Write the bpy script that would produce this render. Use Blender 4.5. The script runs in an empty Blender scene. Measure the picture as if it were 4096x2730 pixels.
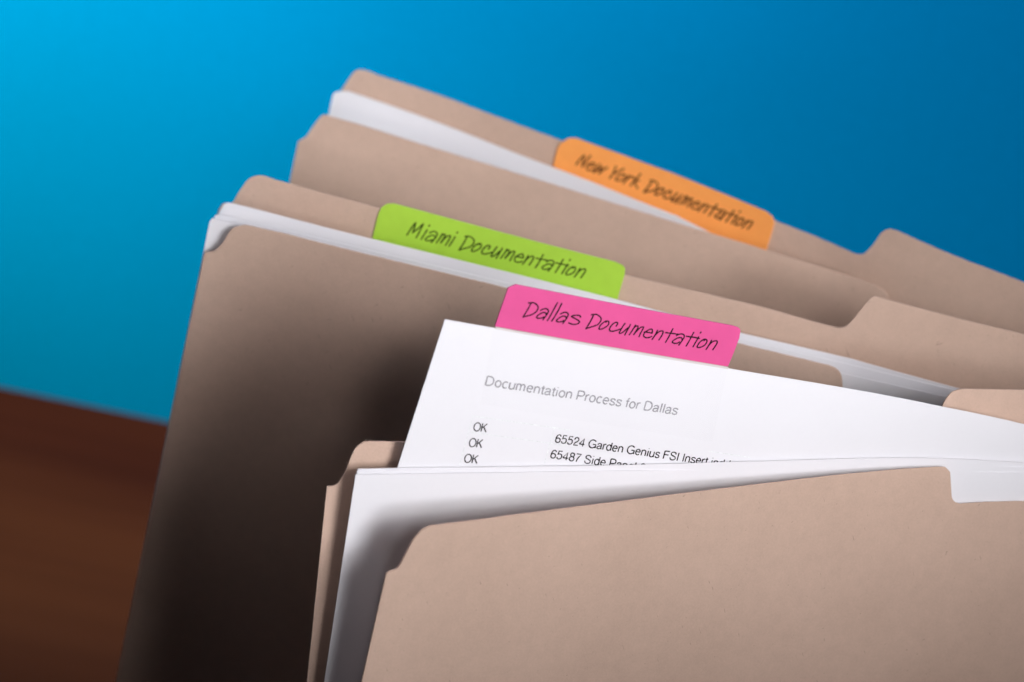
import bpy, bmesh, math, random
from mathutils import Vector, Matrix
random.seed(7)
scene = bpy.context.scene
# ---------------------------------------------------------------- camera
pitch, roll = math.radians(30.0), math.radians(11.8)
fwd = Vector((0, math.cos(pitch), -math.sin(pitch)))
r0 = Vector((1, 0, 0)); u0 = Vector((0, math.sin(pitch), math.cos(pitch)))
right = r0 * math.cos(roll) + u0 * math.sin(roll)
upv = -r0 * math.sin(roll) + u0 * math.cos(roll)
cam_data = bpy.data.cameras.new('camera')
cam = bpy.data.objects.new('camera', cam_data)
scene.collection.objects.link(cam)
cam.matrix_world = Matrix(((right.x, upv.x, -fwd.x, 0.0), (right.y, upv.y, -fwd.y, 0.0),
                           (right.z, upv.z, -fwd.z, 0.448), (0, 0, 0, 1)))
cam_data.lens = 85.0; cam_data.sensor_width = 36.0
cam_data.clip_start = 0.01; cam_data.clip_end = 50.0
cam_data.dof.use_dof = True
cam_data.dof.focus_distance = 0.416
cam_data.dof.aperture_fstop = 18.0
cam_data.dof.aperture_blades = 0
scene.camera = cam
# ---------------------------------------------------------------- light
world = bpy.data.worlds.new('World'); scene.world = world; world.use_nodes = True
bg = world.node_tree.nodes['Background']
bg.inputs[0].default_value = (1.0, 0.62, 0.5, 1); bg.inputs[1].default_value = 0.001
scene.view_settings.view_transform = 'Standard'
scene.view_settings.look = 'None'
scene.view_settings.exposure = 0.0
scene.view_settings.gamma = 1.0
scene.cycles.max_bounces = 8
scene.cycles.diffuse_bounces = 3
def area(name, loc, target, size, power, color, spread=180, size_y=None):
    L = bpy.data.lights.new(name, 'AREA'); L.shape = 'RECTANGLE'
    L.size = size; L.size_y = size_y or size; L.energy = power; L.color = color
    L.spread = math.radians(spread)
    o = bpy.data.objects.new(name, L); scene.collection.objects.link(o)
    o.location = loc
    o.rotation_euler = (Vector(target) - Vector(loc)).to_track_quat('-Z', 'Y').to_euler()
    return o
def aimed(name, az, el, size, power, color, spread, target=(0.02, 0.38, 0.235), dist=0.55):
    a, e = math.radians(az), math.radians(el)
    loc = (0.02 + dist * math.cos(e) * math.sin(a), 0.38 - dist * math.cos(e) * math.cos(a), 0.235 + dist * math.sin(e))
    return area(name, loc, target, size, power, color, spread)
aimed('gridded_key_softbox', 35, 30, 0.30, 0.0819, (0.98, 1.0, 1.03), 16, (-0.03, 0.40, 0.32))
aimed('gridded_front_softbox', 33, 38, 0.30, 0.1335, (1.0, 0.98, 0.99), 24, (-0.03, 0.38, 0.272))
aimed('narrow_key_lamp', 27, 26, 0.18, 0.0196, (0.97, 1.0, 1.05), 18, (-0.03, 0.38, 0.272))
aimed('narrow_low_lamp', 0, 22, 0.20, 0.0147, (1.0, 0.95, 0.98), 12, (-0.01, 0.39, 0.30))
aimed('narrow_side_lamp', 45, 36, 0.20, 0.0223, (0.97, 1.0, 1.0), 12, (-0.01, 0.39, 0.30))
aimed('gridded_top_lamp', 0, 97, 0.25, 0.0757, (1.0, 0.94, 1.06), 22, (0.0, 0.36, 0.28))
aimed('added_right_fill', 15, 42, 0.15, 0.0080, (1.0, 1.0, 1.0), 16, (0.12, 0.42, 0.27))  # added fill, no known source: brightens the middle folder's right side
aimed('added_rear_fill', 12, 38, 0.15, 0.0206, (1.0, 0.98, 0.98), 16, (0.02, 0.46, 0.29))  # added fill, no known source: lifts the orange tab and farthest folder
area('rim_lamp_left', (-0.50, 0.45, 0.20), (-0.08, 0.40, 0.14), 0.04, 0.004, (1.0, 0.85, 1.0), 24)
area('backdrop_lamp_left', (-0.45, 0.50, 0.45), (-0.20, 0.70, 0.09), 0.15, 0.70, (1.0, 1.0, 0.58), 60)
area('backdrop_lamp_top', (0.05, 0.60, 0.60), (0.05, 0.70, 0.10), 0.6, 1.08, (1.0, 1.0, 1.0), 60, 0.06)
aimed('gridded_left_fill', -30, 40, 0.25, 0.0053, (1.0, 0.92, 0.95), 13, (-0.01, 0.37, 0.29))  # added to soften the black patch beside the printed page

# ---------------------------------------------------------------- measured outlines (mm) and sheet surfaces (m)
SURF={'dallas_front': (0.2286,[(-0.0225,0.3075),(-0.0062,0.3175),(0.0237,0.3359),(0.0414,0.3466),(0.0633,0.3594),(0.0789,0.3675),(0.14,0.3785),(0.28,0.381)],[(-0.03,0.281),(0.09,0.31),(0.28,0.33)],-0.00633),
 'dallas_sheet_a': (0.2286,[(-0.0205,0.3262),(0.0231,0.3446),(0.0806,0.3695),(0.0943,0.3732),(0.14,0.3812),(0.28,0.3837)],[(-0.03,0.286),(0.09,0.315),(0.28,0.3325)],0.00761),
 'dallas_sheet_b': (0.2294,[(-0.0205,0.3268),(0.0231,0.3452),(0.0806,0.3698),(0.0943,0.3735),(0.14,0.3818),(0.28,0.3843)],[(-0.03,0.2866),(0.09,0.3156),(0.28,0.3331)],0.00761),
 'dallas_sheet_c': (0.23,[(-0.0203,0.3273),(0.026,0.3464),(0.0402,0.3526),(0.082,0.3702),(0.0943,0.3738),(0.14,0.3824),(0.28,0.3848)],[(-0.03,0.2872),(0.09,0.3162),(0.28,0.3337)],0.00761),
 'dallas_page': (0.231,[(-0.0203,0.3282),(0.026,0.3474),(0.0402,0.3536),(0.082,0.3712),(0.0943,0.3748),(0.14,0.3833),(0.28,0.3857)],[(-0.03,0.2879),(0.09,0.3169),(0.28,0.3343)],0.00761),
 'dallas_back': (0.232,[(-0.0195,0.3324),(0.026,0.3515),(0.0402,0.357),(0.082,0.3745),(0.0943,0.3785),(0.14,0.3868),(0.28,0.389)],[(-0.03,0.2915),(0.09,0.32),(0.28,0.3365)],0.0171),
 'miami_front': (0.2286,[(-0.0528,0.4025),(-0.0359,0.4013),(0.051,0.3959),(0.0587,0.3954),(0.14,0.3938),(0.28,0.3945)],[(-0.07,0.386),(0.28,0.379)],-0.01237),
 'miami_sheet_a': (0.227,[(-0.0609,0.4052),(0.0622,0.3968),(0.0819,0.3961),(0.14,0.395),(0.28,0.3958)],[(-0.07,0.3885),(0.28,0.3815)],-0.01207),
 'miami_sheet_b': (0.228,[(-0.0609,0.4078),(0.0622,0.3986),(0.0819,0.3972),(0.14,0.396),(0.28,0.3968)],[(-0.07,0.3895),(0.28,0.3825)],-0.01207),
 'miami_sheet_c': (0.2285,[(-0.0576,0.41),(0.0177,0.4038),(0.0418,0.4012),(0.0635,0.3995),(0.0838,0.398),(0.14,0.397),(0.28,0.3978)],[(-0.07,0.3905),(0.28,0.3835)],-0.01207),
 'miami_back': (0.232,[(-0.0491,0.4163),(-0.0387,0.4149),(0.0187,0.4077),(0.0455,0.4056),(0.055,0.4047),(0.14,0.4),(0.28,0.3995)],[(-0.07,0.3935),(0.28,0.3865)],-0.01237),
 'newyork_front': (0.2286,[(-0.0465,0.4561),(-0.026,0.4521),(-0.0043,0.4477),(0.0275,0.4408),(0.0461,0.4369),(0.08,0.4285),(0.14,0.418),(0.28,0.41)],[(-0.07,0.432),(0.28,0.405)],-0.009896000000000002),
 'newyork_sheet_a': (0.2245,[(-0.0465,0.464),(-0.026,0.459),(-0.0043,0.4535),(0.0275,0.444),(0.0461,0.4395),(0.08,0.4305),(0.14,0.419),(0.28,0.4115)],[(-0.07,0.4345),(0.28,0.4075)],-0.009896000000000002),
 'newyork_sheet_b': (0.226,[(-0.0457,0.472),(-0.0281,0.4675),(-0.0053,0.459),(0.0089,0.4535),(0.0277,0.4462),(0.0461,0.4405),(0.08,0.4315),(0.14,0.42),(0.28,0.4122)],[(-0.07,0.4355),(0.28,0.4085)],-0.009896000000000002),
 'newyork_back': (0.232,[(-0.04,0.474),(-0.0291,0.4713),(-0.0065,0.4634),(0.0009,0.4608),(0.0476,0.4439),(0.0578,0.4397),(0.0632,0.437),(0.1,0.427),(0.14,0.4215),(0.28,0.414)],[(-0.07,0.4385),(0.28,0.4115)],-0.009896000000000002)}
TOP={'newyork_back': [(-46.91,226.38),(-45.61,229.77),(-44.92,231.27),(-44.29,231.78),(-43.61,232.02),(-42.23,232.23),(-40.02,232.03),(-29.13,232.01),(-6.53,231.99),(0.85,232.0),(47.58,232.02),(57.8,231.99),(63.17,231.99),(64.16,232.06),(64.91,232.3),(65.49,232.74),(65.86,233.37),(66.68,235.57),(67.32,238.15),(67.91,239.2),(68.82,239.88),(70.03,240.01),(80.41,239.03),(96.0,237.77)],
 'newyork_sheet_b': [(-48.55,221.28),(-48.55,225.62),(-48.22,226.45),(-47.32,227.07),(-45.47,227.72),(-27.94,227.4),(-5.3,227.3),(8.75,227.51),(27.45,227.39)],
 'newyork_front': [(-52.25,216.62),(-52.58,220.38),(-52.25,221.45),(-51.51,222.18),(-50.71,223.16),(-49.83,225.57),(-48.85,227.73),(-48.34,228.44),(-47.74,228.74),(-46.57,228.7),(-40.65,228.83),(-25.95,228.59),(-4.33,228.58),(27.5,228.61),(46.08,228.6),(58.52,228.79),(68.68,228.85)],
 'miami_back': [(-61.12,221.57),(-61.05,222.77),(-60.6,224.08),(-59.82,224.58),(-58.68,225.01),(-57.87,227.33),(-57.0,229.6),(-56.37,230.74),(-55.46,231.53),(-54.39,232.05),(-53.24,232.12),(-51.68,231.98),(-49.09,231.98),(-38.72,232.01),(18.71,231.98),(45.38,232.32),(55.02,231.98),(59.19,231.97),(60.33,232.18),(61.47,233.05),(62.37,235.32),(63.45,238.54),(63.82,239.51),(64.49,240.13),(65.35,240.15),(73.35,239.94),(83.67,239.73),(93.13,239.79)],
 'miami_sheet_c': [(-60.15,226.08),(-59.69,227.59),(-59.07,228.28),(-57.57,228.52),(-51.73,228.48),(-37.07,228.27),(17.68,228.49),(41.86,228.31),(51.03,228.51),(63.41,228.64),(72.0,228.33),(84.04,227.97)],
 'miami_sheet_b': [(-60.62,226.45),(-59.81,226.88),(67.98,227.97)],
 'miami_sheet_a': [(-61.13,226.25),(-60.79,227.03),(62.28,226.73),(81.94,226.8)],
 'miami_front': [(-60.49,220.68),(-60.39,220.98),(-59.02,221.56),(-58.47,222.08),(-57.45,223.95),(-56.74,226.17),(-56.08,227.3),(-55.22,227.95),(-54.04,228.48),(-52.84,228.58),(-46.58,228.7),(-35.94,228.61),(51.02,228.59),(58.72,228.59),(60.1,228.42),(61.26,227.75),(61.95,226.74),(62.64,224.95)],
 'dallas_back': [(-25.45,224.2),(-24.59,224.18),(-23.91,224.53),(-23.44,225.32),(-22.74,227.08),(-22.1,229.46),(-21.67,230.74),(-20.89,231.6),(-19.52,232.02),(-14.07,231.87)],
 'dallas_sheet_c': [(-20.29,230.01),(-13.99,230.04),(25.99,229.99),(40.21,230.01),(94.09,229.63)],
 'dallas_sheet_b': [(-20.3,229.75),(-13.64,229.86),(26.11,229.38),(66.99,227.94),(94.27,228.93)],
 'dallas_sheet_a': [(-20.4,229.44),(23.09,229.13),(81.02,227.27),(94.5,228.02)],
 'dallas_front': [(-11.85,220.75),(-11.43,221.1),(-10.47,221.36),(-9.97,222.29),(-9.03,226.02),(-8.15,227.7),(-7.32,228.43),(-6.16,228.66),(-3.74,228.6),(23.74,228.56),(41.42,228.58),(63.34,228.6),(78.88,228.6),(79.7,228.48),(80.48,227.9),(80.98,227.15),(82.33,223.31),(82.99,222.33),(83.6,221.86),(84.36,221.63),(96.11,222.66)]}
WRITING={'dallas': [[(2.28,257.96),(2.73,258.01),(3.14,257.96),(3.59,257.69),(3.88,257.3),(3.92,256.92),(3.74,256.49),(3.34,256.1),(2.78,255.83),(2.24,255.69),(1.83,255.56)],[(2.69,257.93),(2.38,257.03),(2.06,256.21),(1.78,255.56)],[(4.42,256.69),(4.74,256.9),(5.13,256.98),(5.46,256.87),(5.66,256.57),(5.62,256.32),(5.47,255.88),(5.27,255.5),(5.13,255.28),(5.06,255.09)],[(5.42,255.99),(5.28,256.24),(4.98,256.33),(4.6,256.21),(4.23,255.94),(3.97,255.66),(3.95,255.47),(4.18,255.34),(4.59,255.34),(4.88,255.4),(5.06,255.55)],[(6.85,257.97),(6.41,256.65),(6.03,255.55),(5.77,254.95)],[(7.57,257.85),(7.29,256.87),(6.83,255.66),(6.49,254.84)],[(7.71,256.07),(8.02,256.27),(8.42,256.36),(8.74,256.25),(8.95,255.94),(8.91,255.7),(8.76,255.26),(8.57,254.87),(8.42,254.65),(8.35,254.46)],[(8.71,255.37),(8.57,255.61),(8.27,255.71),(7.88,255.59),(7.52,255.31),(7.26,255.04),(7.24,254.85),(7.46,254.71),(7.87,254.71),(8.17,254.77),(8.35,254.93)],[(11.0,255.51),(10.9,255.71),(10.6,255.83),(10.03,255.82),(9.54,255.68),(9.62,255.55),(10.12,255.3),(10.75,254.94),(10.97,254.72),(10.88,254.47),(10.5,254.28),(9.99,254.28),(9.56,254.39),(9.28,254.53)],[(12.71,255.92),(13.09,255.97),(13.51,255.96),(13.96,255.72),(14.31,255.39),(14.42,255.06),(14.31,254.62),(14.02,254.23),(13.54,253.99),(12.91,253.77),(12.27,253.53)],[(13.06,255.86),(12.77,254.85),(12.45,254.02),(12.24,253.5)],[(15.3,254.61),(15.42,254.81),(15.64,254.78),(15.78,254.5),(15.7,254.11),(15.39,253.78),(14.97,253.51),(14.58,253.4),(14.36,253.46),(14.35,253.68),(14.5,254.12),(14.8,254.5),(15.17,254.78),(15.42,254.82)],[(17.08,253.94),(17.2,254.16),(17.24,254.38),(17.11,254.56),(16.82,254.55),(16.45,254.27),(16.21,253.89),(16.08,253.45),(16.18,253.14),(16.52,253.03),(16.92,253.08),(17.42,253.24),(17.83,253.41)],[(18.43,254.38),(18.15,253.82),(17.9,253.16),(17.79,252.77),(17.94,252.67),(18.28,252.79),(18.64,253.15),(19.03,253.59)],[(19.35,254.17),(19.22,253.7),(18.94,252.93),(18.77,252.4)],[(20.21,254.05),(20.03,253.58),(19.77,252.97),(19.51,252.42)],[(19.95,253.42),(20.2,253.77),(20.49,253.94),(20.65,253.88),(20.68,253.58),(20.53,253.13),(20.23,252.44)],[(20.27,252.52),(20.64,253.08),(21.03,253.57),(21.41,253.76),(21.61,253.68),(21.51,253.23),(21.3,252.62),(21.17,252.07)],[(21.92,252.87),(22.54,252.78),(23.21,252.65)],[(23.21,252.65),(23.21,252.99),(23.08,253.3),(22.81,253.33),(22.37,253.11),(21.97,252.73),(21.87,252.34),(21.99,252.06),(22.39,251.86),(22.81,251.88),(23.23,252.05)],[(24.02,253.11),(23.84,252.5),(23.63,251.95),(23.43,251.56)],[(23.58,251.89),(23.95,252.5),(24.35,252.89),(24.75,253.02),(24.98,252.93),(25.01,252.6),(24.87,252.1),(24.57,251.46)],[(26.54,253.36),(26.34,252.75),(26.08,251.86),(25.75,251.02)],[(25.47,252.71),(26.15,252.61),(26.97,252.49),(27.71,252.36)],[(27.39,252.18),(27.71,252.36),(28.1,252.44),(28.49,252.35),(28.7,252.04),(28.66,251.71),(28.44,251.21),(28.24,250.82),(28.09,250.51)],[(28.44,251.49),(28.32,251.71),(28.06,251.8),(27.7,251.75),(27.26,251.5),(26.94,251.23),(26.9,251.01),(27.12,250.84),(27.45,250.79),(27.81,250.85),(28.07,251.02)],[(30.14,252.66),(29.94,252.02),(29.67,251.18),(29.35,250.32)],[(29.06,252.02),(29.69,251.91),(30.47,251.79),(31.28,251.6)],[(31.12,251.86),(30.97,251.38),(30.72,250.72),(30.52,250.16)],[(31.28,252.55),(31.36,252.69)],[(32.19,251.19),(32.31,251.42),(32.53,251.35),(32.69,251.07),(32.61,250.68),(32.31,250.29),(31.87,250.05),(31.45,249.98),(31.22,250.09),(31.23,250.31),(31.41,250.76),(31.71,251.15),(32.09,251.42),(32.28,251.43)],[(33.43,251.2),(33.26,250.67),(33.04,250.11),(32.82,249.64)],[(32.97,249.94),(33.32,250.61),(33.73,251.0),(34.19,251.13),(34.44,250.98),(34.45,250.64),(34.27,250.2),(33.99,249.56)]],
 'miami': [[(-23.76,228.37),(-23.44,229.5),(-23.05,230.57),(-22.68,231.33)],[(-22.68,231.33),(-22.69,230.4),(-22.82,229.17)],[(-22.82,229.17),(-22.1,230.09),(-21.55,231.01),(-21.22,231.55)],[(-21.22,231.52),(-21.38,230.58),(-21.67,229.33),(-21.9,228.37)],[(-20.22,230.52),(-20.55,229.46),(-20.89,228.33)],[(-20.05,231.4),(-19.95,231.58)],[(-19.6,230.05),(-19.18,230.45),(-18.71,230.62),(-18.31,230.53),(-18.13,230.18),(-18.22,229.6),(-18.5,228.9),(-18.86,228.24)],[(-18.44,229.47),(-18.6,229.76),(-18.96,229.78),(-19.4,229.46),(-19.92,228.96),(-20.12,228.56),(-19.91,228.35),(-19.42,228.46),(-18.96,228.69),(-18.72,228.9)],[(-17.14,230.6),(-17.36,229.78),(-17.89,228.46)],[(-17.36,230.06),(-16.96,230.52),(-16.66,230.61),(-16.59,230.29),(-16.8,229.54),(-17.08,228.7)],[(-16.96,228.88),(-16.54,229.82),(-16.05,230.45),(-15.65,230.63),(-15.54,230.46),(-15.72,229.59),(-16.04,228.5)],[(-14.67,230.68),(-15.0,229.52),(-15.34,228.5)],[(-14.51,231.57),(-14.42,231.75)],[(-12.81,231.3),(-12.39,231.47),(-11.92,231.56),(-11.4,231.4),(-11.01,231.09),(-10.88,230.72),(-10.98,230.16),(-11.31,229.61),(-11.84,229.19),(-12.55,228.75),(-13.26,228.3)],[(-12.42,231.33),(-12.73,230.02),(-13.07,228.93),(-13.3,228.24)],[(-9.88,230.41),(-9.74,230.68),(-9.51,230.7),(-9.34,230.41),(-9.42,229.92),(-9.75,229.44),(-10.22,228.99),(-10.66,228.76),(-10.91,228.76),(-10.93,229.03),(-10.76,229.61),(-10.44,230.15),(-10.03,230.58),(-9.75,230.7)],[(-7.88,230.08),(-7.74,230.38),(-7.7,230.65),(-7.86,230.83),(-8.18,230.74),(-8.58,230.31),(-8.84,229.78),(-8.98,229.21),(-8.85,228.87),(-8.48,228.83),(-8.03,229.0),(-7.48,229.33),(-7.02,229.64)],[(-6.39,230.97),(-6.68,230.22),(-6.94,229.35),(-7.06,228.86),(-6.89,228.77),(-6.51,229.02),(-6.12,229.54),(-5.7,230.18)],[(-5.35,230.96),(-5.49,230.36),(-5.78,229.35),(-5.96,228.67)],[(-4.4,231.05),(-4.59,230.43),(-4.86,229.63),(-5.14,228.9)],[(-4.67,230.21),(-4.41,230.71),(-4.1,230.99),(-3.91,230.96),(-3.87,230.6),(-4.03,230.03),(-4.34,229.12)],[(-4.3,229.23),(-3.9,229.99),(-3.49,230.69),(-3.07,231.02),(-2.85,230.97),(-2.95,230.41),(-3.16,229.62),(-3.3,228.92)],[(-2.49,230.08),(-1.81,230.14),(-1.07,230.16)],[(-1.07,230.16),(-1.08,230.58),(-1.23,230.91),(-1.53,230.87),(-2.0,230.5),(-2.43,229.93),(-2.53,229.43),(-2.4,229.13),(-1.95,229.0),(-1.49,229.13),(-1.04,229.44)],[(-0.2,230.93),(-0.38,230.15),(-0.6,229.43),(-0.8,228.91)],[(-0.64,229.35),(-0.26,230.18),(0.17,230.75),(0.6,231.02),(0.85,230.97),(0.9,230.58),(0.75,229.94),(0.45,229.1)],[(2.54,231.9),(2.34,231.11),(2.08,229.98),(1.74,228.89)],[(1.39,230.84),(2.14,230.9),(3.03,230.97),(3.83,231.02)],[(3.49,230.72),(3.83,231.02),(4.25,231.21),(4.67,231.21),(4.9,230.89),(4.88,230.48),(4.65,229.82),(4.45,229.31),(4.29,228.9)],[(4.64,230.16),(4.5,230.4),(4.22,230.43),(3.83,230.28),(3.37,229.87),(3.03,229.45),(2.99,229.18),(3.23,229.03),(3.59,229.06),(3.98,229.23),(4.26,229.5)],[(6.44,232.01),(6.24,231.19),(5.98,230.13),(5.66,229.01)],[(5.29,230.97),(5.98,231.0),(6.81,231.05),(7.69,231.05)],[(7.51,231.31),(7.36,230.71),(7.12,229.85),(6.92,229.13)],[(7.67,232.19),(7.75,232.37)],[(8.67,230.8),(8.79,231.1),(9.03,231.09),(9.2,230.79),(9.13,230.3),(8.82,229.76),(8.36,229.35),(7.92,229.16),(7.67,229.23),(7.67,229.5),(7.85,230.08),(8.17,230.62),(8.56,231.05),(8.76,231.1)],[(9.99,231.13),(9.83,230.46),(9.61,229.73),(9.39,229.11)],[(9.54,229.51),(9.9,230.4),(10.32,230.97),(10.81,231.25),(11.07,231.14),(11.09,230.74),(10.91,230.16),(10.63,229.32)]],
 'newyork': [[(5.93,228.37),(6.45,229.78),(7.1,230.89)],[(7.1,230.89),(7.15,229.7),(7.22,228.42)],[(7.22,228.42),(7.7,229.82),(8.31,231.22)],[(8.27,229.26),(8.85,229.26),(9.59,229.33)],[(9.59,229.33),(9.66,229.88),(9.32,230.05),(8.8,229.81),(8.29,229.18),(8.14,228.6),(8.45,228.2),(9.03,228.25),(9.65,228.61)],[(10.61,230.28),(10.21,229.22),(9.83,228.07)],[(9.83,228.07),(10.52,228.99),(11.28,229.93)],[(11.28,229.93),(11.09,229.03),(10.92,228.23)],[(10.92,228.23),(11.55,229.21),(12.3,230.19)],[(13.97,231.0),(13.89,230.19),(13.79,229.28)],[(15.64,231.12),(14.65,230.14),(13.8,229.24),(13.38,228.13)],[(15.72,229.85),(15.93,230.02),(16.28,229.81),(16.16,229.15),(15.57,228.53),(14.91,228.19),(14.6,228.25),(14.62,228.65),(15.01,229.4),(15.55,229.87),(15.86,229.99)],[(17.01,230.18),(16.67,229.09),(16.26,228.1)],[(16.51,228.76),(17.1,229.69),(17.65,230.12),(18.1,230.16),(18.13,229.87)],[(19.2,231.32),(18.56,229.82),(17.86,228.2)],[(19.32,229.94),(18.84,229.71),(18.36,229.31)],[(18.36,229.31),(18.83,228.79),(19.33,228.16)],[(21.5,230.74),(21.91,230.89),(22.35,230.96),(22.82,230.79),(23.16,230.48),(23.26,230.12),(23.12,229.59),(22.79,229.08),(22.27,228.69),(21.58,228.3),(20.9,227.89)],[(21.87,230.75),(21.5,229.51),(21.11,228.49),(20.86,227.83)],[(24.16,229.81),(24.3,230.06),(24.53,230.07),(24.66,229.78),(24.56,229.32),(24.22,228.87),(23.76,228.46),(23.33,228.25),(23.11,228.26),(23.11,228.51),(23.3,229.06),(23.63,229.57),(24.03,229.97),(24.3,230.07)],[(25.99,229.43),(26.13,229.71),(26.19,229.97),(26.06,230.15),(25.76,230.07),(25.36,229.67),(25.08,229.17),(24.92,228.64),(25.01,228.31),(25.35,228.25),(25.78,228.4),(26.31,228.7),(26.75,228.98)],[(27.42,230.24),(27.1,229.53),(26.81,228.71),(26.67,228.24),(26.82,228.16),(27.18,228.38),(27.57,228.87),(28.01,229.47)],[(28.38,230.21),(28.21,229.64),(27.88,228.68),(27.67,228.04)],[(29.26,230.27),(29.04,229.69),(28.74,228.93),(28.44,228.23)],[(28.95,229.48),(29.23,229.95),(29.53,230.2),(29.7,230.17),(29.72,229.83),(29.53,229.28),(29.19,228.42)],[(29.23,228.53),(29.65,229.25),(30.07,229.9),(30.48,230.21),(30.68,230.16),(30.55,229.63),(30.31,228.88),(30.13,228.21)],[(30.95,229.3),(31.58,229.34),(32.26,229.35)],[(32.26,229.35),(32.28,229.74),(32.16,230.06),(31.89,230.04),(31.43,229.69),(31.0,229.15),(30.87,228.68),(30.98,228.39),(31.38,228.25),(31.81,228.38),(32.25,228.66)],[(33.11,230.07),(32.9,229.33),(32.65,228.64),(32.43,228.15)],[(32.6,228.57),(33.01,229.35),(33.44,229.88),(33.85,230.13),(34.08,230.08),(34.1,229.71),(33.92,229.1),(33.59,228.3)],[(35.69,230.94),(35.45,230.19),(35.14,229.11),(34.76,228.08)],[(34.57,229.95),(35.25,229.99),(36.07,230.04),(36.81,230.08)],[(36.48,229.8),(36.81,230.08),(37.21,230.26),(37.59,230.25),(37.78,229.95),(37.73,229.56),(37.48,228.93),(37.27,228.44),(37.1,228.05)],[(37.5,229.25),(37.39,229.48),(37.13,229.52),(36.77,229.37),(36.32,228.99),(35.98,228.6),(35.93,228.34),(36.14,228.19),(36.47,228.21),(36.84,228.38),(37.11,228.63)],[(39.26,231.0),(39.03,230.22),(38.72,229.2),(38.35,228.14)],[(38.14,230.01),(38.77,230.04),(39.54,230.08),(40.33,230.07)],[(40.19,230.32),(40.02,229.75),(39.74,228.92),(39.51,228.24)],[(40.39,231.16),(40.47,231.33)],[(41.22,229.83),(41.34,230.11),(41.56,230.09),(41.7,229.81),(41.61,229.34),(41.29,228.83),(40.85,228.44),(40.43,228.27),(40.2,228.33),(40.22,228.59),(40.43,229.14),(40.74,229.66),(41.13,230.06),(41.32,230.11)],[(42.43,230.13),(42.25,229.49),(42.01,228.8),(41.76,228.21)],[(41.92,228.59),(42.31,229.44),(42.73,229.98),(43.19,230.24),(43.42,230.14),(43.41,229.76),(43.21,229.2),(42.91,228.41)]]}
TEXTS=[('heading','Documentation Process for Dallas',(-2.622,243.815),(30.041,238.046),(-2.472,245.514)),('ok','OK',(-3.219,235.774),(-0.93,235.481),(-3.143,237.364)),('ok','OK',(-3.514,232.981),(-1.22,232.684),(-3.437,234.58)),('ok','OK',(-3.849,230.177),(-1.511,229.874),(-3.772,231.782)),('row','65524 Garden Genius FSI Insert.indd',(10.379,233.572),(40.888,228.043),(10.49,235.112)),('row','65487 Side Panel 2.indd',(10.065,230.773),(30.436,227.081),(10.173,232.343))]
RULES=[[(-3.55,238.43),(9.98,236.19),(44.2,230.0)],[(9.98,236.19),(9.39,229.61)],[(-3.55,238.43),(-4.36,229.83)],[(-3.63,235.6),(9.71,233.43),(43.0,227.29)]]
WOODC = (0.029, 0.0072, 0.0032)
# ---------------------------------------------------------------- materials
def new_mat(name):
    m = bpy.data.materials.new(name); m.use_nodes = True
    nt = m.node_tree; b = nt.nodes['Principled BSDF']
    return m, nt, b
def coords(nt, scale=(1, 1, 1)):
    tc = nt.nodes.new('ShaderNodeTexCoord'); mp = nt.nodes.new('ShaderNodeMapping')
    nt.links.new(tc.outputs['Object'], mp.inputs[0]); mp.inputs['Scale'].default_value = scale
    return mp.outputs[0]
def noise(nt, vec, scale, detail=3, rough=0.55):
    n = nt.nodes.new('ShaderNodeTexNoise'); n.inputs['Scale'].default_value = scale
    n.inputs['Detail'].default_value = detail; n.inputs['Roughness'].default_value = rough
    nt.links.new(vec, n.inputs['Vector']); return n.outputs[0]
def ramp(nt, fac, stops):
    r = nt.nodes.new('ShaderNodeValToRGB'); e = r.color_ramp.elements
    while len(e) < len(stops): e.new(0.5)
    for i, (p, c) in enumerate(stops):
        e[i].position = p; e[i].color = (*c, 1)
    nt.links.new(fac, r.inputs[0]); return r.outputs[0]
def mixc(nt, fac, a, b, mode='MIX'):
    m = nt.nodes.new('ShaderNodeMix'); m.data_type = 'RGBA'; m.blend_type = mode
    for sock, v in ((m.inputs[0], fac), (m.inputs[6], a), (m.inputs[7], b)):
        if isinstance(v, (int, float)): sock.default_value = v
        elif isinstance(v, tuple): sock.default_value = (*v, 1)
        else: nt.links.new(v, sock)
    return m.outputs[2]
def bump(nt, b, h, strength, dist):
    n = nt.nodes.new('ShaderNodeBump'); n.inputs['Strength'].default_value = strength
    n.inputs['Distance'].default_value = dist
    nt.links.new(h, n.inputs['Height']); nt.links.new(n.outputs[0], b.inputs['Normal'])

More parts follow.
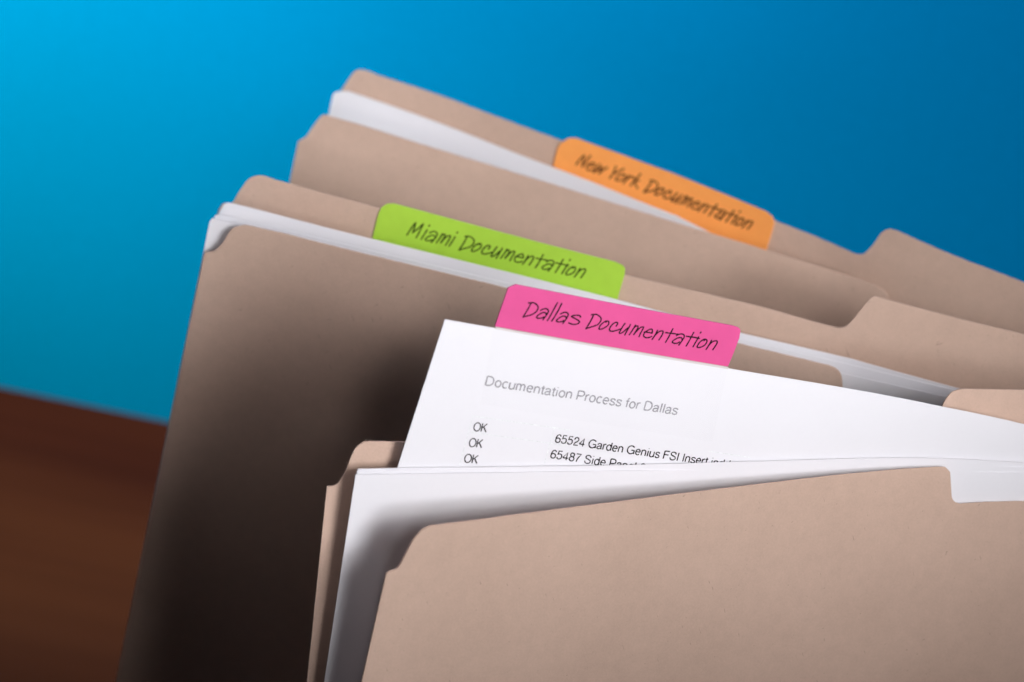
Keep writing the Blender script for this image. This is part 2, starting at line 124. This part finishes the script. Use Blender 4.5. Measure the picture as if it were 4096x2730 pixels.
def card_material(name, base):
    m, nt, b = new_mat(name)
    v = coords(nt)
    fine = noise(nt, v, 2600, 4, 0.7)
    mid = noise(nt, v, 420, 4, 0.6)
    blot = noise(nt, v, 55, 3, 0.5)
    c1 = ramp(nt, fine, [(0.3, tuple(x * 0.86 for x in base)), (0.7, tuple(min(1, x * 1.12) for x in base))])
    c2 = mixc(nt, 0.5, c1, ramp(nt, mid, [(0.32, tuple(x * 0.90 for x in base)), (0.68, tuple(x * 1.09 for x in base))]))
    c3 = mixc(nt, 0.35, c2, ramp(nt, blot, [(0.3, tuple(x * 0.88 for x in base)), (0.7, (base[0] * 1.08, base[1] * 1.09, base[2] * 1.11))]))
    # sparse dark and pale fibres pressed into the board: thin stretched noise, two directions
    vec = v
    for ang, sc in ((0.5, (2300, 2300, 300)), (-0.9, (2000, 2000, 350))):
        mp = nt.nodes.new('ShaderNodeMapping'); mp.inputs['Rotation'].default_value = (0, ang, 0.3)
        nt.links.new(vec, mp.inputs[0])
        mp2 = nt.nodes.new('ShaderNodeMapping'); mp2.inputs['Scale'].default_value = sc
        nt.links.new(mp.outputs[0], mp2.inputs[0])
        f = noise(nt, mp2.outputs[0], 1.0, 2, 0.5)
        dark = ramp(nt, f, [(0.0, (0.8,) * 3), (0.235, (0.8,) * 3), (0.26, (0, 0, 0))])
        c3 = mixc(nt, dark, c3, tuple(x * 0.62 for x in base))
    nt.links.new(c3, b.inputs['Base Color'])
    b.inputs['Roughness'].default_value = 0.82
    b.inputs['Specular IOR Level'].default_value = 0.25
    bump(nt, b, mixc(nt, 0.5, fine, mid), 0.35, 0.00012)
    return m
def paper_material(name, base):
    m, nt, b = new_mat(name)
    v = coords(nt)
    n1 = noise(nt, v, 1500, 3, 0.6)
    n2 = noise(nt, v, 90, 2, 0.5)
    c = ramp(nt, n1, [(0.3, tuple(x * 0.985 for x in base)), (0.7, base)])
    c = mixc(nt, 0.4, c, ramp(nt, n2, [(0.3, tuple(x * 0.97 for x in base)), (0.7, base)]))
    nt.links.new(c, b.inputs['Base Color'])
    b.inputs['Roughness'].default_value = 0.62
    b.inputs['Specular IOR Level'].default_value = 0.3
    bump(nt, b, n1, 0.12, 0.00004)
    return m
def plastic_material(name, base, rough=0.42):
    m, nt, b = new_mat(name)
    v = coords(nt)
    n1 = noise(nt, v, 300, 3, 0.5)
    c = ramp(nt, n1, [(0.3, tuple(x * 0.96 for x in base)), (0.7, tuple(min(1, x * 1.02) for x in base))])
    nt.links.new(c, b.inputs['Base Color'])
    b.inputs['Roughness'].default_value = rough
    b.inputs['Specular IOR Level'].default_value = 0.3
    bump(nt, b, noise(nt, v, 900, 2), 0.05, 0.00003)
    return m
def ink_material(name, base):
    m, nt, b = new_mat(name)
    v = coords(nt)
    c = ramp(nt, noise(nt, v, 2500, 2), [(0.35, base), (0.7, tuple(x * 1.6 + 0.004 for x in base))])
    nt.links.new(c, b.inputs['Base Color'])
    b.inputs['Roughness'].default_value = 0.6
    b.inputs['Specular IOR Level'].default_value = 0.15
    return m
CARD = card_material('kraft_card', (0.58, 0.408, 0.322))
PAPER = paper_material('white_paper', (0.80, 0.785, 0.82))
PINK = plastic_material('pink_plastic', (0.70, 0.088, 0.28))
GREEN = plastic_material('lime_plastic', (0.42, 0.68, 0.065))
ORANGE = plastic_material('orange_plastic', (1.0, 0.385, 0.10))
INK = {'dallas': ink_material('black_ink', (0.012, 0.001, 0.004)),
       'miami': ink_material('green_black_ink', (0.014, 0.028, 0.002)),
       'newyork': ink_material('brown_black_ink', (0.03, 0.008, 0.001))}
TONER = ink_material('toner', (0.012, 0.008, 0.010))
GREY_TONER = ink_material('grey_toner', (0.26, 0.25, 0.27))
RULE_INK = ink_material('faint_rule_ink', (0.60, 0.63, 0.62))
STRIP = plastic_material('pale_strip_plastic', (0.66, 0.61, 0.60))
# clear film: thin, slightly grey, glossy
m, nt, b = new_mat('clear_film'); FILM = m
v = coords(nt)
b.inputs['Base Color'].default_value = (0.9, 0.89, 0.88, 1); b.inputs['Roughness'].default_value = 0.35
nt.links.new(ramp(nt, noise(nt, v, 400, 2), [(0.3, (0.004,) * 3), (0.7, (0.005,) * 3)]), b.inputs['Alpha'])
# backdrop
m, nt, b = new_mat('blue_backdrop_paper'); BACKDROP = m
v = coords(nt)
nn = noise(nt, v, 260, 4, 0.65)
nt.links.new(ramp(nt, nn, [(0.3, tuple(x * 0.97 for x in (0.0, 0.218, 0.545))), (0.7, tuple(x * 1.03 for x in (0.0, 0.218, 0.545)))]), b.inputs['Base Color'])
b.inputs['Roughness'].default_value = 0.9; b.inputs['Specular IOR Level'].default_value = 0.0
bump(nt, b, noise(nt, v, 700, 2), 0.1, 0.0002)
# table wood
m, nt, b = new_mat('dark_table_wood'); WOOD = m
v = coords(nt, (1.2, 14, 14))
g1 = noise(nt, v, 1.6, 6, 0.6)
v2 = coords(nt, (6, 220, 220))
g2 = noise(nt, v2, 1.0, 3, 0.6)
v3 = coords(nt, (0.8, 5, 5))
g3 = noise(nt, v3, 1.3, 3, 0.5)
c = ramp(nt, g1, [(0.28, tuple(x * 0.35 for x in WOODC)), (0.5, WOODC), (0.70, (WOODC[0] * 1.9, WOODC[1] * 2.4, WOODC[2] * 2.6))])
c = mixc(nt, 0.35, c, ramp(nt, g2, [(0.3, tuple(x * 0.5 for x in WOODC)), (0.7, tuple(x * 1.4 for x in WOODC))]))
c = mixc(nt, 0.6, c, ramp(nt, g3, [(0.38, (WOODC[0] * 0.6, WOODC[1] * 0.42, WOODC[2] * 0.4)), (0.62, (WOODC[0] * 1.9, WOODC[1] * 2.3, WOODC[2] * 1.9))]))
nt.links.new(c, b.inputs['Base Color'])
b.inputs['Roughness'].default_value = 0.6; b.inputs['Specular IOR Level'].default_value = 0.04
bump(nt, b, g2, 0.15, 0.0003)

# ---------------------------------------------------------------- a plain sans-serif drawn as centre-line strokes (cap height 1)
def arc(cx, cy, rx, ry, a0, a1, n=12):
    return [(cx + rx * math.cos(math.radians(a0 + (a1 - a0) * i / n)), cy + ry * math.sin(math.radians(a0 + (a1 - a0) * i / n))) for i in range(n + 1)]
GL = {
 'D': (.78, [[(.1, .95), (.1, .05)], [(.1, .95), (.32, .95)] + arc(.34, .5, .34, .45, 90, -90, 16) + [(.1, .05)]]),
 'o': (.60, [arc(.30, .36, .22, .32, 0, 360, 20)]),
 'c': (.54, [arc(.29, .36, .21, .32, 48, 312, 16)]),
 'u': (.59, [[(.09, .68)] + arc(.265, .23, .175, .19, 180, 300, 8) + [(.48, .2)], [(.49, .68), (.49, .04)]]),
 'm': (.88, [[(.09, .68), (.09, .04)], [(.09, .46)] + arc(.255, .50, .155, .18, 150, 0, 8) + [(.41, .04)], [(.41, .46)] + arc(.575, .50, .155, .18, 150, 0, 8) + [(.73, .04)]]),
 'n': (.59, [[(.09, .68), (.09, .04)], [(.09, .44)] + arc(.29, .48, .19, .20, 150, 0, 8) + [(.48, .04)]]),
 'e': (.59, [[(.08, .38), (.51, .38)], [(.51, .38)] + arc(.295, .36, .215, .32, 10, 318, 18)]),
 't': (.32, [[(.16, .88), (.16, .17), (.19, .07), (.30, .05)], [(.03, .67), (.29, .67)]]),
 'a': (.58, [[(.09, .50), (.13, .62), (.27, .68), (.41, .63), (.45, .52), (.45, .14), (.52, .05)], [(.45, .40), (.25, .37), (.10, .30), (.06, .18), (.12, .07), (.23, .04), (.36, .09), (.45, .21)]]),
 'i': (.25, [[(.12, .68), (.12, .04)], [(.12, .90), (.12, .96)]]),
 'P': (.71, [[(.1, .96), (.1, .04)], [(.1, .95), (.38, .95)] + arc(.40, .70, .22, .25, 90, -90, 12) + [(.1, .45)]]),
 'r': (.36, [[(.09, .68), (.09, .04)], [(.09, .42), (.14, .60), (.24, .68), (.33, .67)]]),
 's': (.53, [[(.46, .54), (.38, .66), (.26, .68), (.12, .63), (.09, .51), (.16, .42), (.36, .34), (.46, .25), (.44, .11), (.28, .04), (.13, .07), (.06, .20)]]),
 'f': (.30, [[(.28, .95), (.18, .94), (.14, .84), (.14, .04)], [(.02, .67), (.27, .67)]]),
 'l': (.25, [[(.12, .96), (.12, .04)]]),
 'd': (.60, [[(.50, .96), (.50, .04)], arc(.285, .36, .215, .32, 0, 360, 18)]),
 'O': (.86, [arc(.43, .50, .36, .46, 0, 360, 24)]),
 'K': (.73, [[(.1, .96), (.1, .04)], [(.62, .95), (.11, .42)], [(.28, .59), (.66, .04)]]),
 'G': (.86, [arc(.43, .50, .36, .46, 40, 330, 20) + [(.75, .46), (.46, .46)], [(.76, .46), (.76, .06)]]),
 'F': (.66, [[(.1, .96), (.1, .04)], [(.1, .95), (.60, .95)], [(.1, .53), (.54, .53)]]),
 'S': (.73, [[(.62, .72), (.56, .89), (.37, .96), (.18, .91), (.11, .74), (.18, .60), (.37, .52), (.57, .43), (.65, .26), (.55, .09), (.36, .04), (.17, .09), (.08, .30)]]),
 'I': (.29, [[(.14, .96), (.14, .04)]]),
 '6': (.60, [arc(.30, .30, .22, .26, 0, 360, 18), [(.08, .32), (.10, .62), (.18, .86), (.32, .95), (.45, .90), (.50, .76)]]),
 '5': (.60, [[(.48, .94), (.16, .94), (.11, .50), (.20, .60), (.33, .63), (.47, .55), (.52, .34), (.46, .13), (.29, .04), (.13, .09), (.07, .25)]]),
 '2': (.60, [[(.09, .66), (.13, .86), (.28, .95), (.44, .89), (.50, .70), (.42, .52), (.18, .30), (.08, .06), (.52, .06)]]),
 '4': (.60, [[(.40, .04), (.40, .93), (.06, .32), (.06, .27), (.54, .27)]]),
 '8': (.60, [arc(.30, .74, .185, .21, 0, 360, 16), arc(.30, .29, .225, .245, 0, 360, 16)]),
 '7': (.60, [[(.07, .93), (.53, .93), (.34, .60), (.23, .30), (.20, .04)]]),
 '.': (.28, [[(.13, .05), (.13, .10)]]),
 ' ': (.30, []),
}
def stroke_text(text, A, Bp, Cp):
    """centre lines of a line of print laid between two base-line points (mm)"""
    W = sum(GL[c][0] for c in text); out = []; x = 0.0
    ax, az = (Bp[0] - A[0]) / W, (Bp[1] - A[1]) / W
    bx, bz = Cp[0] - A[0], Cp[1] - A[1]
    for ch in text:
        for st in GL[ch][1]:
            out.append([(A[0] + (x + u) * ax + v * bx, A[1] + (x + u) * az + v * bz) for u, v in st])
        x += GL[ch][0]
    return out
# ---------------------------------------------------------------- geometry helpers
def herm(kn, x):
    xs = [k[0] for k in kn]; ys = [k[1] for k in kn]; n = len(xs)
    d = [(ys[j + 1] - ys[j]) / (xs[j + 1] - xs[j]) for j in range(n - 1)]
    if x <= xs[0]: return ys[0] + d[0] * (x - xs[0])
    if x >= xs[-1]: return ys[-1]
    i = max(j for j in range(n - 1) if xs[j] <= x)
    def m(j):
        if j == 0: return d[0]
        if j == n - 1: return d[-1]
        return (d[j - 1] * (xs[j + 1] - xs[j]) + d[j] * (xs[j] - xs[j - 1])) / (xs[j + 1] - xs[j - 1])
    h = xs[i + 1] - xs[i]; t = (x - xs[i]) / h
    return ((2*t**3 - 3*t*t + 1) * ys[i] + (t**3 - 2*t*t + t) * h * m(i)
            + (-2*t**3 + 3*t*t) * ys[i + 1] + (t**3 - t*t) * h * m(i + 1))
def surf(key, s, z):
    """a point of a standing sheet: straight from its foot line to its top line"""
    h, T, B, d = SURF[key]
    k = z / h
    return Vector((s + d * (1 - k), herm(B, s) * (1 - k) + herm(T, s) * k, z))
def normal(key, s, z):
    e = 5e-4
    a = surf(key, s + e, z) - surf(key, s - e, z); c = surf(key, s, z + e) - surf(key, s, z - e)
    return a.cross(c).normalized()            # points to the viewer (-y)
def lerp_profile(P, s):
    if s <= P[0][0]: return P[0][1]
    if s >= P[-1][0]: return P[-1][1]
    for (a, za), (c, zc) in zip(P, P[1:]):
        if a <= s <= c:
            return za if c == a else za + (zc - za) * (s - a) / (c - a)
def densify(P, n=4):
    """round a traced outline: Catmull-Rom through its points where they lie close together"""
    out = []
    for i in range(len(P) - 1):
        p0 = P[max(0, i - 1)]; p1 = P[i]; p2 = P[i + 1]; p3 = P[min(len(P) - 1, i + 2)]
        L = math.hypot(p2[0] - p1[0], p2[1] - p1[1])
        close = L < 0.0032 and math.hypot(p1[0]-p0[0], p1[1]-p0[1]) < 0.006 and math.hypot(p3[0]-p2[0], p3[1]-p2[1]) < 0.006
        if not close or i in (0, len(P) - 2): out.append(p1); continue
        for k in range(n):
            t = k / n
            out.append(tuple(0.5 * (2*b_ + (c_ - a_)*t + (2*a_ - 5*b_ + 4*c_ - d_)*t*t + (3*b_ - a_ - 3*c_ + d_)*t**3)
                             for a_, b_, c_, d_ in zip(p0, p1, p2, p3)))
    out.append(P[-1])
    res = [out[0]]
    for q in out[1:]:
        if q[0] <= res[-1][0] + 1e-6: q = (res[-1][0] + 2e-6, q[1])
        res.append(q)
    return res
def link_mesh(name, verts, faces, mat, parent=None, smooth_faces=None):
    me = bpy.data.meshes.new(name); me.from_pydata([tuple(v) for v in verts], [], faces)
    me.materials.append(mat)
    if smooth_faces is not None:
        for p in me.polygons: p.use_smooth = p.index < smooth_faces
    me.update()
    o = bpy.data.objects.new(name, me); scene.collection.objects.link(o)
    if parent: o.parent = parent
    return o
def sheet(name, key, top, bottom, thick, mat, parent=None, off=0.0, rows=8, step=0.004, curl=None, rough=0.0):
    """a thin standing sheet; top and bottom are profiles [(s, z)...] in metres on the surface `key`"""
    s0, s1 = top[0][0], top[-1][0]
    S = sorted(set([q[0] for q in top] + [q[0] for q in bottom if s0 < q[0] < s1]
                   + [s0 + (s1 - s0) * i / max(1, round((s1 - s0) / step)) for i in range(1, max(1, round((s1 - s0) / step)))]))
    cols = []
    for s in S:
        if cols and s - cols[-1] < 1.5e-6: continue
        cols.append(s)
    F, B = [], []
    for s in cols:
        zt, zb = lerp_profile(top, s), lerp_profile(bottom, s)
        if rough: zt += rough * (random.random() - 0.5)
        for j in range(rows + 1):
            z = zb + (zt - zb) * j / rows
            p = surf(key, s, z); n = normal(key, s, z)
            c = off + (curl(s, z) if curl else 0.0)
            F.append(p + n * (c + thick / 2)); B.append(p + n * (c - thick / 2))
    nc, nr = len(cols), rows + 1
    N = len(F); verts = F + B; faces = []
    for i in range(nc - 1):
        for j in range(rows):
            a = i * nr + j
            faces.append((a, a + nr, a + nr + 1, a + 1))
            faces.append((N + a, N + a + 1, N + a + nr + 1, N + a + nr))
    nsm = len(faces)
    rim = []                                            # the cut edge, its own vertices so it stays crisp
    rim += [(i * nr) for i in range(nc)]
    rim += [((nc - 1) * nr + j) for j in range(1, nr)]
    rim += [(i * nr + rows) for i in range(nc - 2, -1, -1)]
    rim += [j for j in range(rows - 1, 0, -1)]
    base = len(verts); R = len(rim)
    for q in rim: verts.append(F[q])
    for q in rim: verts.append(B[q])
    for i in range(R):
        k = (i + 1) % R
        faces.append((base + i, base + R + i, base + R + k, base + k))
    return link_mesh(name, verts, faces, mat, parent, nsm)
def M(P): return [(a / 1000.0, c / 1000.0) for a, c in P]
def tag(o, label, cat, group=None):
    o['label'] = label; o['category'] = cat
    if group: o['group'] = group
    return o
def empty(name, loc):
    o = bpy.data.objects.new(name, None); scene.collection.objects.link(o)
    o.empty_display_size = 0.02; o.location = loc
    return o

def adopt(root, child):
    child.parent = root; child.matrix_parent_inverse = Matrix.Translation(-Vector(root.location))
    return child

# ---------------------------------------------------------------- the setting
def box(name, x0, x1, y0, y1, z0, z1, mat, bevel=0.0):
    bm = bmesh.new(); bmesh.ops.create_cube(bm, size=1.0)
    for vv in bm.verts:
        vv.co = Vector(((x0 + x1) / 2 + vv.co.x * (x1 - x0), (y0 + y1) / 2 + vv.co.y * (y1 - y0), (z0 + z1) / 2 + vv.co.z * (z1 - z0)))
    if bevel: bmesh.ops.bevel(bm, geom=bm.edges[:], offset=bevel, segments=3, affect='EDGES', profile=0.6)
    me = bpy.data.meshes.new(name); bm.to_mesh(me); bm.free(); me.materials.append(mat)
    o = bpy.data.objects.new(name, me); scene.collection.objects.link(o); return o
table = box('table_top', -0.9, 1.0, -0.35, 0.6765, -0.03, 0.0, WOOD, 0.0015)
tag(table, 'dark reddish brown wooden table top that the upright file folders stand on', 'table')
# blue backdrop: a tall sheet of seamless paper behind the table, gently curved forward at the far sides
bv, bf = [], []
NX, NZ = 48, 20
for j in range(NZ + 1):
    for i in range(NX + 1):
        x = -1.3 + 2.9 * i / NX
        y = 0.700 - 0.10 * max(0.0, abs(x - 0.1) - 0.9) ** 2
        bv.append((x, y, -0.35 + 1.65 * j / NZ))
for j in range(NZ):
    for i in range(NX):
        a = j * (NX + 1) + i; bf.append((a, a + 1, a + NX + 2, a + NX + 1))
o = link_mesh('backdrop', bv, bf, BACKDROP, None, len(bf)); o['kind'] = 'structure'

# ---------------------------------------------------------------- folders
CT = 0.00026; PT = 0.00013
def wave(a, fx, fz, ph):
    return lambda s, z: a * math.sin(fx * s + ph) * math.sin(fz * z + ph * 1.7)
def folder(key, label, loc, front_end, back_end, front_extra, back_extra):
    root = empty('file_folder', loc)
    tag(root, label, 'file folder', 'kraft file folders standing on the table')
    ft = densify(M(TOP[key + '_front'] + front_extra)); bt = densify(M(TOP[key + '_back'] + back_extra))
    z0 = 0.0009
    fc = sheet('front_cover', key + '_front', ft, [(ft[0][0], z0), (ft[-1][0], z0)], CT, CARD, rows=14, step=0.0007, rough=0.00007)
    bc = sheet('back_cover', key + '_back', bt, [(bt[0][0], z0), (bt[-1][0], z0)], CT, CARD, rows=14, step=0.0007, rough=0.00007)
    # the folded foot joining the two covers
    verts, faces = [], []
    n = 40
    for i in range(n + 1):
        a = surf(key + '_front', ft[0][0] + (ft[-1][0] - ft[0][0]) * i / n, z0)
        c = surf(key + '_back', bt[0][0] + (bt[-1][0] - bt[0][0]) * i / n, z0)
        for k in range(5):
            t = k / 4; p = a.lerp(c, t); sag = 0.0004 * math.sin(math.pi * t)
            verts.append((p.x, p.y, z0 - sag)); verts.append((p.x, p.y, z0 - sag - 0.0004))
    for i in range(n):
        for k in range(4):
            a = i * 10 + k * 2
            faces.append((a, a + 10, a + 12, a + 2)); faces.append((a + 1, a + 3, a + 13, a + 11))
    sp = link_mesh('folded_foot', verts, faces, CARD)
    for c in (fc, bc, sp): adopt(root, c)
    return root
END_F = lambda e, z: [(e - 3.0, z), (e - 1.2, z - 0.3), (e - 0.3, z - 1.2), (e, z - 3.0)]
folder('newyork', 'farthest kraft folder, blurred, holding the orange tab and standing against the blue backdrop', (0.05, 0.435, 0), 0, 0,
       [(70.2, 228.5), (71.4, 227.6), (72.3, 225.6), (73.0, 223.8), (74.2, 222.7), (76.0, 222.3), (200.0, 222.3)] + END_F(238.0, 222.3), [(120.0, 238.0), (190.0, 238.2)] + END_F(236.0, 238.2))
folder('miami', 'middle kraft folder holding the lime green tab, its bare front cover fading into shadow', (0.05, 0.39, 0), 0, 0,
       [(62.9, 224.0), (63.4, 223.0), (64.2, 222.3), (65.6, 222.0), (180.0, 222.0)] + END_F(235.0, 222.0), [(120.0, 239.8), (190.0, 239.8)] + END_F(235.0, 239.8))
TOP['dallas_back'] += [(20.0, 231.95), (74.2, 232.0), (75.2, 232.2), (76.0, 232.9), (76.7, 234.6), (77.42, 236.89), (78.03, 238.5), (78.93, 239.7), (80.31, 240.21), (92.1, 240.4)]
folder('dallas', 'nearest kraft folder in front of the printed page, its front cover with a rounded notch', (0.05, 0.30, 0), 0, 0,
       [(120.0, 222.8), (200.0, 222.8)] + END_F(262.0, 222.8), [(150.0, 240.4), (200.0, 240.4)] + END_F(258.0, 240.4))

dallas_root = [o for o in scene.objects if o.get('label', '').startswith('nearest kraft folder')][0]
def fibres(key, root, base_strokes):
    for q in base_strokes:
        adopt(root, FIB('loose_fibre', key, [q], 0.00005, 0.0, CARD, True, False))
FIBRES = [[(-19.9, 231.8), (-20.1, 232.2), (-20.0, 232.4)], [(-19.6, 231.8), (-19.4, 232.3), (-19.5, 232.45)], [(-19.2, 231.9), (-18.9, 232.2)],
          [(-22.5, 228.1), (-22.85, 228.45)], [(-23.35, 225.4), (-23.7, 225.75)]]
# ---------------------------------------------------------------- loose sheets
def plain(key, label, end, extra=0.0, lower=0.0):
    top = densify([(a, c - lower) for a, c in M(TOP[key])]); zt = top[-1][1]
    top = top + [(top[-1][0] + 0.02, zt), (end - 0.0004, zt - extra), (end, zt - extra - 0.0005)]
    H = 0.2159
    bot = [(top[0][0], lerp_profile(top, top[0][0] + 0.003) - H), (end, lerp_profile(top, end - 0.001) - H)]
    o = sheet('paper_sheet', key, top, bot, PT, PAPER, rows=12)
    return tag(o, label, 'sheet of paper', 'blank white sheets standing in the folders')
TOP['newyork_sheet_a'] = [(-48.9, 222.6), (-48.5, 224.1), (-47.5, 224.5), (-20.0, 224.5), (20.0, 224.2), (60.0, 222.0)]
TOP['newyork_sheet_b'] += [(34.0, 226.6), (45.0, 224.6), (60.0, 222.5)]
plain('newyork_sheet_b', 'blurred white sheet just in front of the farthest folder\'s back cover and the orange tab', 0.228)
plain('newyork_sheet_a', 'blurred white sheet just behind the farthest folder\'s front cover', 0.227)
plain('miami_sheet_c', 'white sheet just in front of the middle folder\'s back cover and the green tab', 0.216)
plain('miami_sheet_b', 'white sheet between the other two sheets in the middle folder', 0.215)
plain('miami_sheet_a', 'white sheet just behind the middle folder\'s front cover, showing at its clipped corner', 0.214)
plain('dallas_sheet_c', 'blank white sheet whose top edge cuts across the lowest printed lines', 0.236, lower=0.00033)
plain('dallas_sheet_b', 'blank white sheet between the front blank sheet and the one against the page', 0.236, lower=0.00033)
plain('dallas_sheet_a', 'front blank white sheet, just behind the nearest folder\'s front cover', 0.236, lower=0.00033)

# the printed page, pulled up and turned a little clockwise in its folder
PK = 'dallas_page'
def page_mesh():
    """the page as a grid in its own frame: u along its top edge, w down its left edge"""
    top = [(-0.01047, 0.25519), (0.0479, 0.24420), (0.0580, 0.24221), (0.0768, 0.23852), (0.09253, 0.23600), (0.150, 0.2265), (0.240, 0.2120)]
    nu, nw = 60, 24
    F, B, faces = [], [], []
    for i in range(nu + 1):
        s = top[0][0] + (top[-1][0] - top[0][0]) * i / nu
        z = lerp_profile(top, s)
        for j in range(nw + 1):
            w = 0.2159 * j / nw
            ss, zz = s - w * 0.1427, z - w * 0.99
            zz = max(zz, 0.0035 + 0.0001 * (nw - j) * (1 if zz < 0.0035 else 0))
            p = surf(PK, ss, zz); n = normal(PK, ss, zz)
            F.append(p + n * PT / 2); B.append(p - n * PT / 2)
    nr = nw + 1; N = len(F)
    for i in range(nu):
        for j in range(nw):
            a = i * nr + j
            faces.append((a, a + 1, a + nr + 1, a + nr)); faces.append((N + a, N + a + nr, N + a + nr + 1, N + a + 1))
    nsm = len(faces); verts = F + B
    rim = [i * nr for i in range(nu + 1)] + [nu * nr + j for j in range(1, nr)] + [i * nr + nw for i in range(nu - 1, -1, -1)] + [j for j in range(nw - 1, 0, -1)]
    base = len(verts); R = len(rim)
    verts += [F[q] for q in rim] + [B[q] for q in rim]
    for i in range(R):
        k = (i + 1) % R; faces.append((base + i, base + k, base + R + k, base + R + i))
    return link_mesh('printed_page', verts, faces, PAPER, None, nsm)
page = page_mesh()
tag(page, 'white page with a grey printed heading, pulled up above the nearest folder', 'sheet of paper')

def on_page(verts2, key, off):
    return [surf(key, s, z) + normal(key, s, z) * off for s, z in verts2]
def ribbon(name, key, strokes, width, off, mat, smooth=True, cap=True):
    verts, faces = [], []
    for L in strokes:
        P = [Vector((a / 1000, c / 1000)) for a, c in L]
        if smooth and len(P) > 2:
            Q = []
            for i in range(len(P) - 1):
                p0, p1, p2, p3 = P[max(0, i - 1)], P[i], P[i + 1], P[min(len(P) - 1, i + 2)]
                for k in range(4):
                    t = k / 4
                    Q.append(0.5 * (2 * p1 + (p2 - p0) * t + (2 * p0 - 5 * p1 + 4 * p2 - p3) * t * t + (3 * p1 - p0 - 3 * p2 + p3) * t ** 3))
            Q.append(P[-1]); P = Q
        n = len(P); base = len(verts)
        for i, p in enumerate(P):
            d = (P[min(n - 1, i + 1)] - P[max(0, i - 1)])
            if d.length < 1e-9: d = Vector((1, 0))
            d.normalize(); q = Vector((-d.y, d.x)) * (width / 2) * (1 + 0.10 * math.sin(i * 1.3 + base))
            verts += [tuple(p + q), tuple(p - q)]
        for i in range(n - 1):
            a = base + 2 * i; faces.append((a, a + 1, a + 3, a + 2))
        if cap:
            for p in (P[0], P[-1]):
                b0 = len(verts); r = width * 0.56
                verts += [tuple(p + Vector((math.cos(t * math.pi / 5), math.sin(t * math.pi / 5))) * r) for t in range(10)]
                faces.append(tuple(b0 + t for t in range(10)))
    # overlapping strokes: nudge each face's vertices a hair so that no two coincide
    pts = [surf(key, s, z) + normal(key, s, z) * (off + 0.000012 * ((i * 7919) % 13) / 13) for i, (s, z) in enumerate(verts)]
    return link_mesh(name, pts, faces, mat)
for kind, text, A, Bp, Cp in TEXTS:
    name = {'heading': 'printed_heading', 'ok': 'printed_word', 'row': 'printed_line'}[kind]
    adopt(page, ribbon(name, PK, stroke_text(text, A, Bp, Cp), 0.00023 if kind == 'heading' else (0.00019 if kind == 'ok' else 0.00021), PT / 2 + 0.00003,
                       GREY_TONER if kind == 'heading' else TONER, False, False))
FIB = ribbon
fibres('dallas_back', dallas_root, FIBRES)
for L in RULES:
    adopt(page, ribbon('table_rule', PK, [L], 0.00006, PT / 2 + 0.00002, RULE_INK, False, False))

# ---------------------------------------------------------------- index tabs
TT = 0.0003
def poly_profile(pts):
    """split a traced tab outline into a top profile and a bottom line"""
    return pts
def index_tab(key, surfkey, outline, bottom, mat, label, off, word, film):
    root = empty('index_tab', surf(surfkey, outline[0][0] / 1000, outline[0][1] / 1000))
    tag(root, label, 'index tab', 'coloured plastic index tabs')
    top = densify(M(outline))
    p = sheet('coloured_panel', surfkey, top, M(bottom), TT, mat, off=off, rows=6, step=0.002)
    # soften the rim a little
    adopt(root, p)
    w = ribbon('handwriting', surfkey, WRITING[key], {'dallas': 0.000235, 'miami': 0.00027, 'newyork': 0.00031}[key], off + TT / 2 + 0.00003, INK[key])
    adopt(root, w)
    if film:
        f = sheet('clear_film', surfkey, M(film[0]), M(film[1]), 0.00005, FILM, off=PT / 2 + 0.00012, rows=3)
        adopt(root, f)
        st = sheet('pale_strip', surfkey, M([(-2.42, 253.94), (37.14, 246.50)]), M([(-2.50, 253.59), (37.08, 246.14)]), 0.00008, STRIP, off=PT / 2 + 0.00010, rows=2)
        adopt(root, st)
    return root
index_tab('dallas', PK, [(-2.39, 253.95), (-1.47, 259.71), (-1.21, 260.56), (-0.23, 261.07), (18.0, 257.42), (36.69, 253.7), (37.6, 253.38), (38.05, 252.75), (38.10, 251.6)],
          [(-2.38, 253.95), (37.15, 246.50), (37.7, 249.1), (38.10, 251.5)], PINK,
          'pink tab handwritten Dallas Documentation, sticking up from the printed page', -PT / 2 - TT / 2 - 0.00002, 'dallas',
          ([(-2.70, 253.68), (37.00, 246.20)], [(-2.7, 240.6), (37.0, 233.1)]))
index_tab('miami', 'miami_back', [(-30.14, 224.0), (-30.12, 230.78), (-29.87, 232.34), (-28.83, 233.5), (-27.66, 233.9), (16.02, 234.18), (17.56, 233.92), (18.25, 233.14), (18.43, 232.11), (18.45, 224.0)],
          [(-30.14, 221.0), (18.45, 221.0)], GREEN,
          'lime green tab handwritten Miami Documentation, on the middle folder\'s back cover', CT / 2 + TT / 2 + 0.00005, 'miami', None)
index_tab('newyork', 'newyork_back', [(1.30, 224.0), (1.34, 230.5), (1.76, 231.67), (3.08, 233.24), (4.32, 233.76), (25.78, 233.82), (45.35, 233.29), (46.69, 232.78), (47.35, 231.92), (47.54, 230.69), (47.56, 226.0)],
          [(1.30, 221.0), (45.9, 221.0), (47.56, 221.0)], ORANGE,
          'orange tab handwritten New York Documentation, on the farthest folder\'s back cover', CT / 2 + TT / 2 + 0.00005, 'newyork', None)
